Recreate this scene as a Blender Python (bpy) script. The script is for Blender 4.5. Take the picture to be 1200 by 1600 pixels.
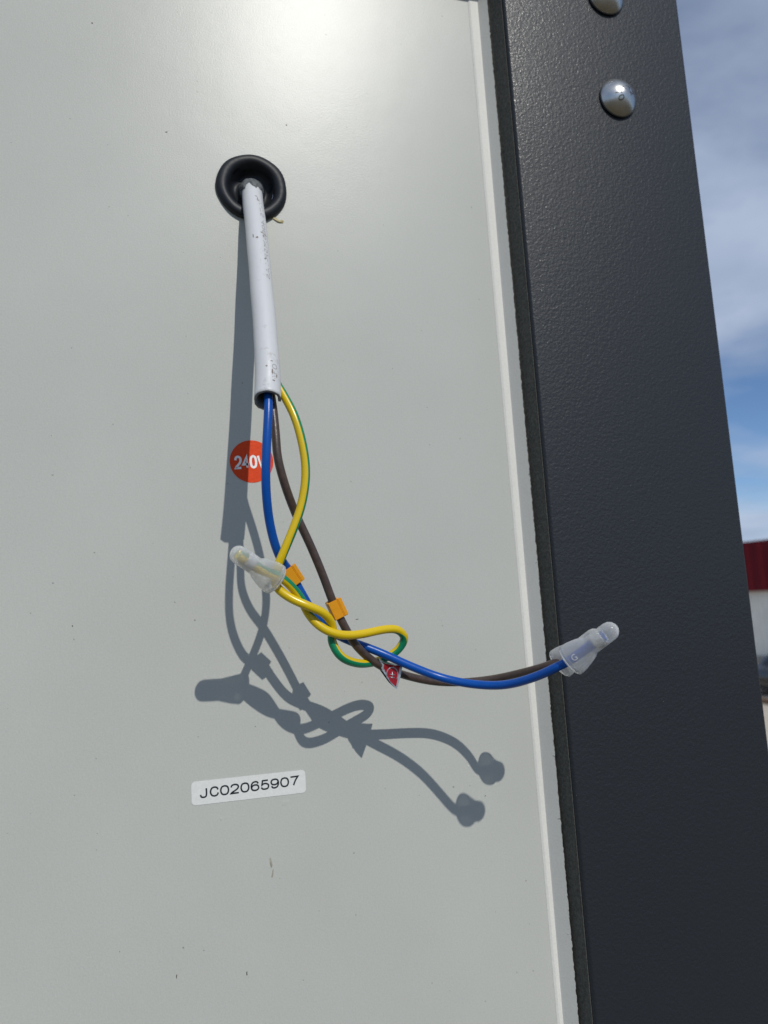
import bpy, bmesh, math, random
from mathutils import Vector, Matrix, Quaternion, noise as mnoise
from math import radians, sin, cos, pi

for o in list(bpy.data.objects):
    bpy.data.objects.remove(o)
S = bpy.context.scene
COL = S.collection
random.seed(7)
V = Vector
Z0 = 3.46                       # height of the phone above the ground, metres

# positions in millimetres: x right, y out of the wall (negative), z relative to Z0
# camera->world rows
CAM_X = [0.961865, -0.266749, -0.060503]
CAM_UP = [0.023812, -0.138697, 0.990049]
CAM_FWD = [0.272486, 0.953734, 0.127056]
SUN_TRAVEL = [-0.15352, 0.738928, -0.656062]
SHEATH = [[32.4,6,167.5],[32.4,1,166.2],[32.12,-5.5,156.39],[32.0,-13.0,141.13],[31.67,-22.0,120.5],[31.09,-33.0,96.96],[30.51,-39.5,82.27],[29.79,-43.5,70.83],[29.52,-44.8,67.9]]
BLUE = [[30.87,-39.5,83.38],[30.06,-43.0,73.54],[29.43,-46.0,64.2],[28.2,-47.0,51.52],[27.7,-45.5,39.58],[28.93,-42.0,27.86],[31.82,-38.5,18.3],[35.94,-34.0,12.85],[39.37,-33.0,6.25],[44.33,-31.5,-2.17],[49.85,-29.5,-7.38],[55.96,-28.8,-10.79],[61.51,-30.0,-13.27],[66.54,-31.5,-15.71],[74.86,-32.8,-20.1],[85.34,-34.5,-24.86],[94.71,-39.5,-27.37],[102.65,-47.5,-27.61],[109.35,-57.5,-24.57],[112.94,-63.0,-21.93],[115.72,-65.5,-20.25],[118.86,-68.45,-17.64],[121.28,-71.9,-14.96],[123.46,-75.01,-12.54]]
BROWN = [[30.98,-37.0,84.26],[30.87,-40.0,74.51],[31.49,-42.0,65.34],[31.76,-43.5,56.5],[32.0,-44.0,49.08],[34.26,-42.5,40.01],[37.81,-39.5,31.04],[42.2,-38.0,21.26],[46.2,-36.5,11.18],[48.82,-35.3,3.79],[50.66,-34.6,-0.69],[53.14,-33.8,-5.86],[56.06,-33.0,-11.1],[60.99,-30.5,-16.18],[67.05,-28.6,-20.37],[76.87,-25.5,-24.39],[86.94,-23.0,-27.18],[96.45,-23.2,-28.19],[106.51,-28.5,-27.51],[114.45,-38.0,-25.09],[118.98,-46.0,-22.82],[121.32,-48.5,-21.6],[126.12,-51.63,-18.93],[128.27,-55.26,-16.25],[130.2,-58.53,-13.83]]
YELLOW = [[31.75,-36.0,84.63],[32.63,-38.5,77.2],[35.76,-41.0,69.55],[38.29,-43.0,62.6],[40.36,-44.0,52.2],[40.77,-44.0,43.4],[38.95,-43.5,33.56],[34.89,-43.0,23.49],[31.49,-41.8,16.02],[29.9,-40.0,11.15],[30.77,-40.0,7.88],[34.99,-40.6,4.31],[40.04,-41.4,1.69],[45.28,-40.2,-1.03],[48.45,-36.8,-5.52],[48.11,-35.8,-9.83],[50.66,-36.0,-14.93],[56.67,-32.5,-17.84],[62.68,-28.6,-18.42],[67.91,-27.0,-17.41],[72.73,-27.5,-14.83],[74.77,-29.2,-11.02],[72.13,-31.0,-8.1],[67.48,-32.4,-7.46],[57.77,-35.6,-8.44],[50.06,-38.6,-7.96],[44.33,-38.6,-5.24],[40.58,-37.6,-0.73],[38.17,-38.6,4.29],[34.58,-40.6,8.67],[31.27,-42.0,11.38],[29.0,-42.8,12.24],[25.03,-44.51,13.85],[21.4,-47.01,16.2],[18.12,-49.27,18.31]]
GREEN_DIR = [[1,0,0.1],[1,0.1,0.2],[1,0.3,0.25],[1,0.3,0.3],[1,0.1,0.2],[1,0,0.1],[1,-0.2,0.05],[1,-0.4,0.05],[1,-0.5,-0.3],[0.7,-0.3,-1],[0.2,0,-1],[0,0.2,-1],[0,0.2,-1],[-0.2,0,-1],[-0.9,-0.3,0.3],[-0.6,-0.3,0.9],[-0.4,-0.6,0.9],[-0.1,-0.7,0.9],[0,-0.7,0.9],[0.4,-0.5,1],[0.3,-0.3,1],[-0.6,-0.5,0.6],[-0.3,-1,-0.2],[0,-0.8,-0.8],[0,-0.5,-1],[0,-0.2,-1],[0.3,0.3,-1],[0.7,0.7,0.3],[0.6,0.7,0.6],[0.4,0.8,0.6],[0.3,0.8,0.6],[0.2,0.8,0.7],[0.3,0.9,0.3],[0.3,0.9,0.3],[0.3,0.9,0.3]]
CAP_BLUE = [[116.44,-65.0,-20.33],[125.91,-78.5,-9.82]]
CAP_BROWN = [[123.98,-48.0,-21.62],[131.36,-60.5,-12.37]]
CAP_YELLOW = [[28.67,-42.0,11.51],[16.33,-50.5,19.46]]
MARK_BLUE = [[34.38,-35.2,14.72],[37.93,-33.6,9.23]]
MARK_BROWN = [[48.81,-35.3,3.58],[51.68,-34.3,-2.84]]
FLAG = [[65.0,-30.2,-17.35],[66.85,-30.5,-18.75],[70.67,-30.3,-19.8],[73.2,-30.2,-19.69],[72.38,-30.3,-23.03],[70.54,-30.5,-27.73],[68.46,-30.5,-25.23],[65.87,-30.3,-21.01]]
BOLTS = [[0.19436,3.67783],[0.19381,3.72812]]


# ------------------------------------------------------------------ camera
cam = bpy.data.cameras.new('camera')
cam_o = bpy.data.objects.new('camera', cam)
COL.objects.link(cam_o)
R = Matrix((V(CAM_X), V(CAM_UP), -V(CAM_FWD))).transposed()
cam_o.matrix_world = Matrix.Translation((0, -0.275, Z0)) @ R.to_4x4()
cam.sensor_fit = 'VERTICAL'; cam.sensor_height = 36; cam.sensor_width = 27
cam.lens = 26.0
cam.clip_start = 0.01; cam.clip_end = 4000
cam.dof.use_dof = True
cam.dof.focus_distance = 0.252
cam.dof.aperture_fstop = 15.0
S.camera = cam_o

# ------------------------------------------------------------------ light
sun_dir = -V(SUN_TRAVEL).normalized()
elev = math.asin(sun_dir.z)
azim = math.atan2(sun_dir.x, sun_dir.y)
sun = bpy.data.lights.new('sun', 'SUN')
sun.energy = 2.8; sun.angle = radians(0.53); sun.color = (1.0, 0.965, 0.90)
sun_o = bpy.data.objects.new('sun', sun); COL.objects.link(sun_o)
sun_o.rotation_euler = sun_dir.to_track_quat('Z', 'Y').to_euler()
sun_o.location = (2, -6, 9)

world = bpy.data.worlds.new('World'); S.world = world; world.use_nodes = True
wn = world.node_tree; wn.nodes.clear()
def N(nt, typ, **kw):
    n = nt.nodes.new(typ)
    for k, v in kw.items():
        if k.startswith('i_'):
            n.inputs[k[2:].replace('_', ' ')].default_value = v
        else:
            setattr(n, k, v)
    return n
def LK(nt, a, b): nt.links.new(a, b)
out = N(wn, 'ShaderNodeOutputWorld'); bg = N(wn, 'ShaderNodeBackground')
sky = N(wn, 'ShaderNodeTexSky', sky_type='NISHITA', sun_disc=False, sun_elevation=elev, sun_rotation=azim, air_density=0.8, dust_density=0.0, ozone_density=6.0)
tc = N(wn, 'ShaderNodeTexCoord'); sep = N(wn, 'ShaderNodeSeparateXYZ')
LK(wn, tc.outputs['Generated'], sep.inputs[0])
zc = N(wn, 'ShaderNodeMath', operation='MAXIMUM'); LK(wn, sep.outputs['Z'], zc.inputs[0]); zc.inputs[1].default_value = 0.0
za = N(wn, 'ShaderNodeMath', operation='ADD'); LK(wn, zc.outputs[0], za.inputs[0]); za.inputs[1].default_value = 0.12
dx = N(wn, 'ShaderNodeMath', operation='DIVIDE'); LK(wn, sep.outputs['X'], dx.inputs[0]); LK(wn, za.outputs[0], dx.inputs[1])
dy = N(wn, 'ShaderNodeMath', operation='DIVIDE'); LK(wn, sep.outputs['Y'], dy.inputs[0]); LK(wn, za.outputs[0], dy.inputs[1])
cmb = N(wn, 'ShaderNodeCombineXYZ'); LK(wn, dx.outputs[0], cmb.inputs[0]); LK(wn, dy.outputs[0], cmb.inputs[1])
cmb.inputs[2].default_value = 5.3
cn = N(wn, 'ShaderNodeTexNoise', i_Scale=0.62, i_Detail=7.0, i_Roughness=0.56, i_Distortion=0.35)
LK(wn, cmb.outputs[0], cn.inputs['Vector'])
cr = N(wn, 'ShaderNodeValToRGB'); LK(wn, cn.outputs['Fac'], cr.inputs[0])
cr.color_ramp.elements[0].position = 0.38; cr.color_ramp.elements[1].position = 0.62
cr.color_ramp.elements[0].color = (0, 0, 0, 1); cr.color_ramp.elements[1].color = (0.92, 0.92, 0.92, 1)
cn2 = N(wn, 'ShaderNodeTexNoise', i_Scale=1.5, i_Detail=5.0, i_Roughness=0.5)
LK(wn, cmb.outputs[0], cn2.inputs['Vector'])
cc = N(wn, 'ShaderNodeValToRGB'); LK(wn, cn2.outputs['Fac'], cc.inputs[0])
cc.color_ramp.elements[0].position = 0.3; cc.color_ramp.elements[1].position = 0.72
cc.color_ramp.elements[0].color = (3.2, 4.0, 5.5, 1); cc.color_ramp.elements[1].color = (5.3, 6.1, 7.6, 1)
mx = N(wn, 'ShaderNodeMix', data_type='RGBA')
LK(wn, cr.outputs[0], mx.inputs[0]); LK(wn, sky.outputs[0], mx.inputs[6]); LK(wn, cc.outputs[0], mx.inputs[7])
LK(wn, mx.outputs[2], bg.inputs['Color'])
bg.inputs['Strength'].default_value = 0.10
LK(wn, bg.outputs[0], out.inputs[0])

S.view_settings.view_transform = 'Standard'; S.view_settings.look = 'None'
S.view_settings.exposure = 0.0; S.view_settings.gamma = 1.0
S.view_settings.use_curve_mapping = False
S.render.engine = 'CYCLES'
S.cycles.max_bounces = 10; S.cycles.transparent_max_bounces = 16
S.cycles.sample_clamp_indirect = 6.0

# ------------------------------------------------------------------ helpers
def P(p): return V((p[0] * .001, p[1] * .001, Z0 + p[2] * .001))
def link(name, me, mat, parent=None):
    o = bpy.data.objects.new(name, me); COL.objects.link(o)
    if mat is not None and not me.materials: me.materials.append(mat)
    if parent is not None: o.parent = parent
    return o
def mesh(name, verts, faces, mat, parent=None, smooth=True, mats=None):
    me = bpy.data.meshes.new(name); me.from_pydata([tuple(v) for v in verts], [], faces); me.update()
    bm = bmesh.new(); bm.from_mesh(me); bmesh.ops.recalc_face_normals(bm, faces=bm.faces); bm.to_mesh(me); bm.free()
    for p in me.polygons: p.use_smooth = smooth
    return link(name, me, mat, parent)
def bmobj(name, bm, mat, parent=None, smooth=False):
    me = bpy.data.meshes.new(name); bmesh.ops.recalc_face_normals(bm, faces=bm.faces); bm.to_mesh(me); bm.free()
    for p in me.polygons: p.use_smooth = smooth
    return link(name, me, mat, parent)
def box(bm, x0, x1, y0, y1, z0, z1):
    vs = [bm.verts.new((x, y, z)) for x in (x0, x1) for y in (y0, y1) for z in (z0, z1)]
    for f in ((0, 1, 3, 2), (4, 6, 7, 5), (0, 4, 5, 1), (2, 3, 7, 6), (0, 2, 6, 4), (1, 5, 7, 3)):
        bm.faces.new([vs[i] for i in f])
def boxobj(name, b, mat, parent=None, bevel=0.0):
    bm = bmesh.new(); box(bm, *b)
    if bevel: bmesh.ops.bevel(bm, geom=bm.edges[:], offset=bevel, segments=2, affect='EDGES')
    return bmobj(name, bm, mat, parent)
def thing(name, label, cat, loc=(0, 0, 0), group=None):
    o = bpy.data.objects.new(name, None); COL.objects.link(o); o.location = loc
    o.empty_display_size = 0.02
    o['label'] = label; o['category'] = cat
    if group: o['group'] = group
    return o
def tag(o, label, cat, group=None):
    o['label'] = label; o['category'] = cat
    if group: o['group'] = group
    return o
def adopt(child, parent):
    bpy.context.view_layer.update()
    child.parent = parent
    child.matrix_parent_inverse = Matrix.Translation(-V(parent.location))
def spline(pts, per=10, extra=None):
    """Catmull-Rom (centripetal-ish) through pts; returns samples, and samples of extra vectors"""
    n = len(pts); res = []; ex = []
    for i in range(n - 1):
        p0 = pts[i - 1] if i > 0 else pts[0] * 2 - pts[1]
        p1, p2 = pts[i], pts[i + 1]
        p3 = pts[i + 2] if i + 2 < n else pts[-1] * 2 - pts[-2]
        t0 = 0; t1 = t0 + max((p1 - p0).length, 1e-6) ** .5
        t2 = t1 + max((p2 - p1).length, 1e-6) ** .5; t3 = t2 + max((p3 - p2).length, 1e-6) ** .5
        for k in range(per if i < n - 2 else per + 1):
            t = t1 + (t2 - t1) * k / per
            a1 = p0 * ((t1 - t) / (t1 - t0)) + p1 * ((t - t0) / (t1 - t0))
            a2 = p1 * ((t2 - t) / (t2 - t1)) + p2 * ((t - t1) / (t2 - t1))
            a3 = p2 * ((t3 - t) / (t3 - t2)) + p3 * ((t - t2) / (t3 - t2))
            b1 = a1 * ((t2 - t) / (t2 - t0)) + a2 * ((t - t0) / (t2 - t0))
            b2 = a2 * ((t3 - t) / (t3 - t1)) + a3 * ((t - t1) / (t3 - t1))
            res.append(b1 * ((t2 - t) / (t2 - t1)) + b2 * ((t - t1) / (t2 - t1)))
            if extra: ex.append(extra[i].lerp(extra[i + 1], k / per))
    return res, ex
def relax(pts, it):
    p = list(pts)
    for _ in range(it):
        p = [p[0]] + [(p[i - 1] + p[i] * 2 + p[i + 1]) / 4 for i in range(1, len(p) - 1)] + [p[-1]]
    return p
def tube(name, pts, r, mat, parent=None, refs=None, seg=20, caps=True):
    """tube with uv.x = angle/2pi measured from the reference direction, uv.y = arc length"""
    n = len(pts); T = [(pts[min(i + 1, n - 1)] - pts[max(i - 1, 0)]).normalized() for i in range(n)]
    vs = []; fs = []; cur = None; arc = [0.0]
    for i in range(n):
        if i: arc.append(arc[-1] + (pts[i] - pts[i - 1]).length)
        if refs: u = refs[i] - T[i] * refs[i].dot(T[i])
        else:
            u = V((0, 0, 1)) if cur is None else cur
            if cur is None and abs(T[i].z) > .9: u = V((0, -1, 0))
            u = u - T[i] * u.dot(T[i])
        u.normalize(); cur = u; w = T[i].cross(u)
        rr = r(arc[-1]) if callable(r) else r
        for k in range(seg):
            a = 2 * pi * k / seg; vs.append(pts[i] + (u * cos(a) + w * sin(a)) * rr)
    for i in range(n - 1):
        for k in range(seg):
            fs.append((i * seg + k, i * seg + (k + 1) % seg, (i + 1) * seg + (k + 1) % seg, (i + 1) * seg + k))
    me = bpy.data.meshes.new(name)
    nf = len(fs)
    if caps:
        fs.append(tuple(range(seg))[::-1]); fs.append(tuple((n - 1) * seg + k for k in range(seg)))
    me.from_pydata([tuple(v) for v in vs], [], fs); me.update()
    uv = me.uv_layers.new(name='UVMap')
    for f in range(nf):
        i, k = divmod(f, seg)
        q = ((k, i), (k + 1, i), (k + 1, i + 1), (k, i + 1))
        for li, (a, b) in zip(me.polygons[f].loop_indices, q): uv.data[li].uv = (a / seg, arc[b])
    for p in me.polygons: p.use_smooth = p.index < nf
    return link(name, me, mat, parent)
def lathe(name, prof, origin, axis, mat, parent=None, seg=48, wob=None):
    """prof = [(r, h)] around axis from origin"""
    axis = V(axis).normalized(); u = axis.orthogonal().normalized(); w = axis.cross(u)
    vs = []; fs = []; n = len(prof)
    for i, (r, h) in enumerate(prof):
        for k in range(seg):
            a = 2 * pi * k / seg
            rr, hh = (r, h) if wob is None else wob(i, a, r, h)
            vs.append(V(origin) + axis * hh + (u * cos(a) + w * sin(a)) * rr)
    for i in range(n - 1):
        for k in range(seg):
            fs.append((i * seg + k, i * seg + (k + 1) % seg, (i + 1) * seg + (k + 1) % seg, (i + 1) * seg + k))
    if prof[-1][0] < 2e-4: fs.append(tuple((n - 1) * seg + k for k in range(seg)))
    return mesh(name, vs, fs, mat, parent)
def text_mesh(s, offset=0.0):
    c = bpy.data.curves.new('txt', 'FONT'); c.body = s; c.size = 1.0; c.align_x = 'CENTER'; c.align_y = 'CENTER'
    c.offset = offset; c.resolution_u = 6
    o = bpy.data.objects.new('txt', c); COL.objects.link(o)
    bpy.context.view_layer.update()
    dg = bpy.context.evaluated_depsgraph_get()
    me = bpy.data.meshes.new_from_object(o.evaluated_get(dg))
    bpy.data.objects.remove(o); bpy.data.curves.remove(c)
    xs = [v.co.x for v in me.vertices]; ys = [v.co.y for v in me.vertices]
    x0, x1, y0, y1 = min(xs), max(xs), min(ys), max(ys)
    for v in me.vertices:       # normalised to -0.5..0.5 in both directions
        v.co.x = (v.co.x - x0) / (x1 - x0) - .5; v.co.y = (v.co.y - y0) / (y1 - y0) - .5; v.co.z = 0
    me.materials.clear()
    return me

# ------------------------------------------------------------------ materials
def material(name):
    m = bpy.data.materials.new(name); m.use_nodes = True
    return m, m.node_tree, m.node_tree.nodes['Principled BSDF']
def simple(name, col, rough=.5, metal=0.0, spec=.5, var=0.0, vscale=200, bump=0.0, bscale=800, coat=0.0):
    m, nt, b = material(name)
    b.inputs['Base Color'].default_value = (*col, 1); b.inputs['Roughness'].default_value = rough
    b.inputs['Metallic'].default_value = metal; b.inputs['Specular IOR Level'].default_value = spec
    b.inputs['Coat Weight'].default_value = coat
    tc = N(nt, 'ShaderNodeTexCoord')
    if var:
        nz = N(nt, 'ShaderNodeTexNoise', i_Scale=vscale, i_Detail=4.0); LK(nt, tc.outputs['Object'], nz.inputs['Vector'])
        mr = N(nt, 'ShaderNodeMapRange'); LK(nt, nz.outputs['Fac'], mr.inputs[0])
        mr.inputs[1].default_value = .25; mr.inputs[2].default_value = .75
        mr.inputs[3].default_value = 1 - var; mr.inputs[4].default_value = 1 + var
        mu = N(nt, 'ShaderNodeMix', data_type='RGBA', blend_type='MULTIPLY'); mu.inputs[0].default_value = 1
        mu.inputs[6].default_value = (*col, 1); LK(nt, mr.outputs[0], mu.inputs[7]); LK(nt, mu.outputs[2], b.inputs['Base Color'])
    if bump:
        nz = N(nt, 'ShaderNodeTexNoise', i_Scale=bscale, i_Detail=3.0); LK(nt, tc.outputs['Object'], nz.inputs['Vector'])
        bp = N(nt, 'ShaderNodeBump'); bp.inputs['Strength'].default_value = 1.0; bp.inputs['Distance'].default_value = bump
        LK(nt, nz.outputs['Fac'], bp.inputs['Height']); LK(nt, bp.outputs[0], b.inputs['Normal'])
    return m

def panel_material(name, col, rough, spec, peel):
    m, nt, b = material(name)
    tc = N(nt, 'ShaderNodeTexCoord')
    b.inputs['Roughness'].default_value = rough; b.inputs['Specular IOR Level'].default_value = spec
    # faint blotches, fine grain and scattered dark dust specks
    n1 = N(nt, 'ShaderNodeTexNoise', i_Scale=14.0, i_Detail=5.0); LK(nt, tc.outputs['Object'], n1.inputs['Vector'])
    n2 = N(nt, 'ShaderNodeTexNoise', i_Scale=1500.0, i_Detail=2.0); LK(nt, tc.outputs['Object'], n2.inputs['Vector'])
    m1 = N(nt, 'ShaderNodeMapRange'); LK(nt, n1.outputs['Fac'], m1.inputs[0])
    m1.inputs[1].default_value = .3; m1.inputs[2].default_value = .7; m1.inputs[3].default_value = .965; m1.inputs[4].default_value = 1.03
    m2 = N(nt, 'ShaderNodeMapRange'); LK(nt, n2.outputs['Fac'], m2.inputs[0])
    m2.inputs[1].default_value = .3; m2.inputs[2].default_value = .7; m2.inputs[3].default_value = .96; m2.inputs[4].default_value = 1.04
    mm = N(nt, 'ShaderNodeMath', operation='MULTIPLY'); LK(nt, m1.outputs[0], mm.inputs[0]); LK(nt, m2.outputs[0], mm.inputs[1])
    vo = N(nt, 'ShaderNodeTexVoronoi', voronoi_dimensions='2D', i_Scale=150.0, i_Randomness=1.0)
    sx = N(nt, 'ShaderNodeSeparateXYZ'); cx_ = N(nt, 'ShaderNodeCombineXYZ')
    wq = N(nt, 'ShaderNodeTexNoise', i_Scale=900.0); LK(nt, tc.outputs['Object'], wq.inputs['Vector'])
    wv = N(nt, 'ShaderNodeVectorMath', operation='MULTIPLY_ADD'); LK(nt, wq.outputs['Color'], wv.inputs[0])
    wv.inputs[1].default_value = (.0012, .0012, .0012); LK(nt, tc.outputs['Object'], wv.inputs[2])
    LK(nt, wv.outputs[0], sx.inputs[0]); LK(nt, sx.outputs['X'], cx_.inputs[0]); LK(nt, sx.outputs['Z'], cx_.inputs[1]); LK(nt, cx_.outputs[0], vo.inputs['Vector'])
    sp = N(nt, 'ShaderNodeSeparateColor'); LK(nt, vo.outputs['Color'], sp.inputs[0])
    th = N(nt, 'ShaderNodeMapRange'); LK(nt, sp.outputs[0], th.inputs[0])      # size of this cell's speck, mostly none
    th.inputs[1].default_value = .90; th.inputs[2].default_value = 1.0; th.inputs[3].default_value = 0.0; th.inputs[4].default_value = .045
    lt = N(nt, 'ShaderNodeMath', operation='LESS_THAN'); LK(nt, vo.outputs['Distance'], lt.inputs[0]); LK(nt, th.outputs[0], lt.inputs[1])
    dk = N(nt, 'ShaderNodeMath', operation='MULTIPLY'); LK(nt, lt.outputs[0], dk.inputs[0])
    dk.inputs[1].default_value = .5
    c = N(nt, 'ShaderNodeMix', data_type='RGBA', blend_type='MULTIPLY'); c.inputs[0].default_value = 1; c.inputs[6].default_value = (*col, 1)
    LK(nt, mm.outputs[0], c.inputs[7])
    c2 = N(nt, 'ShaderNodeMix', data_type='RGBA'); LK(nt, dk.outputs[0], c2.inputs[0]); LK(nt, c.outputs[2], c2.inputs[6])
    c2.inputs[7].default_value = (.09, .085, .07, 1)
    LK(nt, c2.outputs[2], b.inputs['Base Color'])
    n3 = N(nt, 'ShaderNodeTexNoise', i_Scale=1700.0, i_Detail=2.0); LK(nt, tc.outputs['Object'], n3.inputs['Vector'])
    n4 = N(nt, 'ShaderNodeTexNoise', i_Scale=60.0, i_Detail=2.0); LK(nt, tc.outputs['Object'], n4.inputs['Vector'])
    b1 = N(nt, 'ShaderNodeBump'); b1.inputs['Distance'].default_value = peel; LK(nt, n3.outputs['Fac'], b1.inputs['Height'])
    b2 = N(nt, 'ShaderNodeBump'); b2.inputs['Distance'].default_value = .00006; LK(nt, n4.outputs['Fac'], b2.inputs['Height'])
    LK(nt, b1.outputs[0], b2.inputs['Normal']); LK(nt, b2.outputs[0], b.inputs['Normal'])
    return m
M_PANEL = panel_material('pale grey satin paint', (.457, .467, .431), .31, .215, .000036)
M_FLANGE = panel_material('pale grey cut sheet', (.66, .655, .61), .55, .2, .00005)

def powder_coat(name):
    m, nt, b = material(name); tc = N(nt, 'ShaderNodeTexCoord')
    b.inputs['Base Color'].default_value = (.018, .0212, .0265, 1); b.inputs['Roughness'].default_value = .33
    b.inputs['Specular IOR Level'].default_value = .27; b.inputs['Coat Weight'].default_value = .07; b.inputs['Coat Roughness'].default_value = .14
    n0 = N(nt, 'ShaderNodeTexNoise', i_Scale=500.0, i_Detail=1.0); LK(nt, tc.outputs['Object'], n0.inputs['Vector'])
    wv = N(nt, 'ShaderNodeVectorMath', operation='MULTIPLY_ADD'); LK(nt, n0.outputs['Color'], wv.inputs[0])
    wv.inputs[1].default_value = (.0012, .0012, .0012); LK(nt, tc.outputs['Object'], wv.inputs[2])
    n1 = N(nt, 'ShaderNodeTexNoise', i_Scale=900.0, i_Detail=2.0, i_Roughness=.55); LK(nt, wv.outputs[0], n1.inputs['Vector'])
    b1 = N(nt, 'ShaderNodeBump'); b1.inputs['Distance'].default_value = .00019; LK(nt, n1.outputs['Fac'], b1.inputs['Height'])
    LK(nt, b1.outputs[0], b.inputs['Normal']); LK(nt, b1.outputs[0], b.inputs['Coat Normal'])
    n2 = N(nt, 'ShaderNodeTexNoise', i_Scale=20.0, i_Detail=4.0); LK(nt, tc.outputs['Object'], n2.inputs['Vector'])
    mr = N(nt, 'ShaderNodeMapRange'); LK(nt, n2.outputs['Fac'], mr.inputs[0]); mr.inputs[3].default_value = .42; mr.inputs[4].default_value = .50
    LK(nt, mr.outputs[0], b.inputs['Roughness'])
    return m
M_POST = powder_coat('dark grey textured powder coat')
M_RUBBER = simple('black rubber', (.008, .010, .014), .5, spec=.35, bump=.00008, bscale=500)
M_SEAL = simple('grey torn rubber', (.10, .11, .115), .6, var=.5, vscale=700, bump=.0003, bscale=900)
M_STEEL = simple('stainless steel', (.50, .50, .49), .29, metal=1.0, var=.10, vscale=300, bump=.00003, bscale=900)
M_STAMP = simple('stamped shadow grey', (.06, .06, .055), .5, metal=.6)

def sheath_material():
    m, nt, b = material('white cable sheath'); tc = N(nt, 'ShaderNodeTexCoord')
    b.inputs['Roughness'].default_value = .38
    n1 = N(nt, 'ShaderNodeTexNoise', i_Scale=170.0, i_Detail=6.0, i_Roughness=.7); LK(nt, tc.outputs['Object'], n1.inputs['Vector'])
    r1 = N(nt, 'ShaderNodeValToRGB'); LK(nt, n1.outputs['Fac'], r1.inputs[0])
    r1.color_ramp.elements[0].position = .60; r1.color_ramp.elements[1].position = .72
    r1.color_ramp.elements[0].color = (0, 0, 0, 1); r1.color_ramp.elements[1].color = (.65, .65, .65, 1)
    c = N(nt, 'ShaderNodeMix', data_type='RGBA'); LK(nt, r1.outputs[0], c.inputs[0])
    c.inputs[6].default_value = (.56, .57, .585, 1); c.inputs[7].default_value = (.22, .18, .14, 1)
    LK(nt, c.outputs[2], b.inputs['Base Color'])
    n2 = N(nt, 'ShaderNodeTexNoise', i_Scale=420.0, i_Detail=3.0); LK(nt, tc.outputs['Object'], n2.inputs['Vector'])
    bp = N(nt, 'ShaderNodeBump'); bp.inputs['Distance'].default_value = .0001; LK(nt, n2.outputs['Fac'], bp.inputs['Height'])
    LK(nt, bp.outputs[0], b.inputs['Normal'])
    return m
M_SHEATH = sheath_material()
M_SHEATH_IN = simple('grey sheath bore', (.20, .21, .22), .6, var=.3, vscale=500)
M_PRINT = simple('grey embossed print', (.32, .32, .32), .5)
M_DIRT = simple('brown grey grime', (.21, .18, .15), .7, var=.35, vscale=1500)
M_BLUE = simple('blue pvc insulation', (.001, .068, .34), .3, spec=.35, var=.06, vscale=300, bump=.00003, bscale=900)
M_BROWN = simple('brown pvc insulation', (.062, .043, .036), .36, var=.25, vscale=500, bump=.00008, bscale=1200)
def yg_material():
    m, nt, b = material('yellow and green pvc insulation'); tc = N(nt, 'ShaderNodeTexCoord')
    b.inputs['Roughness'].default_value = .27
    sp = N(nt, 'ShaderNodeSeparateXYZ'); LK(nt, tc.outputs['UV'], sp.inputs[0])
    s1 = N(nt, 'ShaderNodeMath', operation='SUBTRACT'); LK(nt, sp.outputs[0], s1.inputs[0]); s1.inputs[1].default_value = .5
    ab = N(nt, 'ShaderNodeMath', operation='ABSOLUTE'); LK(nt, s1.outputs[0], ab.inputs[0])
    mr = N(nt, 'ShaderNodeMapRange', interpolation_type='SMOOTHSTEP'); LK(nt, ab.outputs[0], mr.inputs[0])
    mr.inputs[1].default_value = .325; mr.inputs[2].default_value = .350
    c = N(nt, 'ShaderNodeMix', data_type='RGBA'); LK(nt, mr.outputs[0], c.inputs[0])
    c.inputs[6].default_value = (.63, .445, .005, 1); c.inputs[7].default_value = (.003, .20, .085, 1)
    LK(nt, c.outputs[2], b.inputs['Base Color'])
    return m
M_YG = yg_material()
M_COPPER = simple('tinned ferrule', (.62, .62, .60), .35, metal=.4)
def cap_material():
    m, nt, b = material('milky nylon'); o = nt.nodes['Material Output']
    b.inputs['Base Color'].default_value = (.92, .93, .93, 1); b.inputs['Roughness'].default_value = .13
    tr = N(nt, 'ShaderNodeBsdfRefraction'); tr.inputs[0].default_value = (.97, .98, .99, 1); tr.inputs['Roughness'].default_value = .10; tr.inputs['IOR'].default_value = 1.12
    tl = N(nt, 'ShaderNodeBsdfTranslucent'); tl.inputs[0].default_value = (.95, .96, .96, 1)
    m1 = N(nt, 'ShaderNodeMixShader'); m1.inputs[0].default_value = .5; LK(nt, b.outputs[0], m1.inputs[1]); LK(nt, tl.outputs[0], m1.inputs[2])
    lw = N(nt, 'ShaderNodeLayerWeight'); lw.inputs[0].default_value = .35
    mr = N(nt, 'ShaderNodeMapRange'); LK(nt, lw.outputs['Facing'], mr.inputs[0]); mr.inputs[3].default_value = .63; mr.inputs[4].default_value = .08
    cl = N(nt, 'ShaderNodeBsdfTransparent'); m3 = N(nt, 'ShaderNodeMixShader'); m3.inputs[0].default_value = .18
    LK(nt, tr.outputs[0], m3.inputs[1]); LK(nt, cl.outputs[0], m3.inputs[2])
    m2 = N(nt, 'ShaderNodeMixShader'); LK(nt, mr.outputs[0], m2.inputs[0]); LK(nt, m1.outputs[0], m2.inputs[1]); LK(nt, m3.outputs[0], m2.inputs[2])
    LK(nt, m2.outputs[0], o.inputs[0])
    return m
M_CAP = cap_material()
M_ORANGE = simple('orange yellow plastic', (.70, .30, .008), .42, bump=.00008, bscale=700)
M_STICKER = simple('orange red vinyl', (.66, .052, .004), .55, spec=.25, var=.12, vscale=900, bump=.00012, bscale=800)
M_WHITE = simple('white ink', (.80, .80, .78), .5)
M_PAPER = simple('off white label paper', (.66, .67, .645), .55, var=.05, vscale=900)
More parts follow.
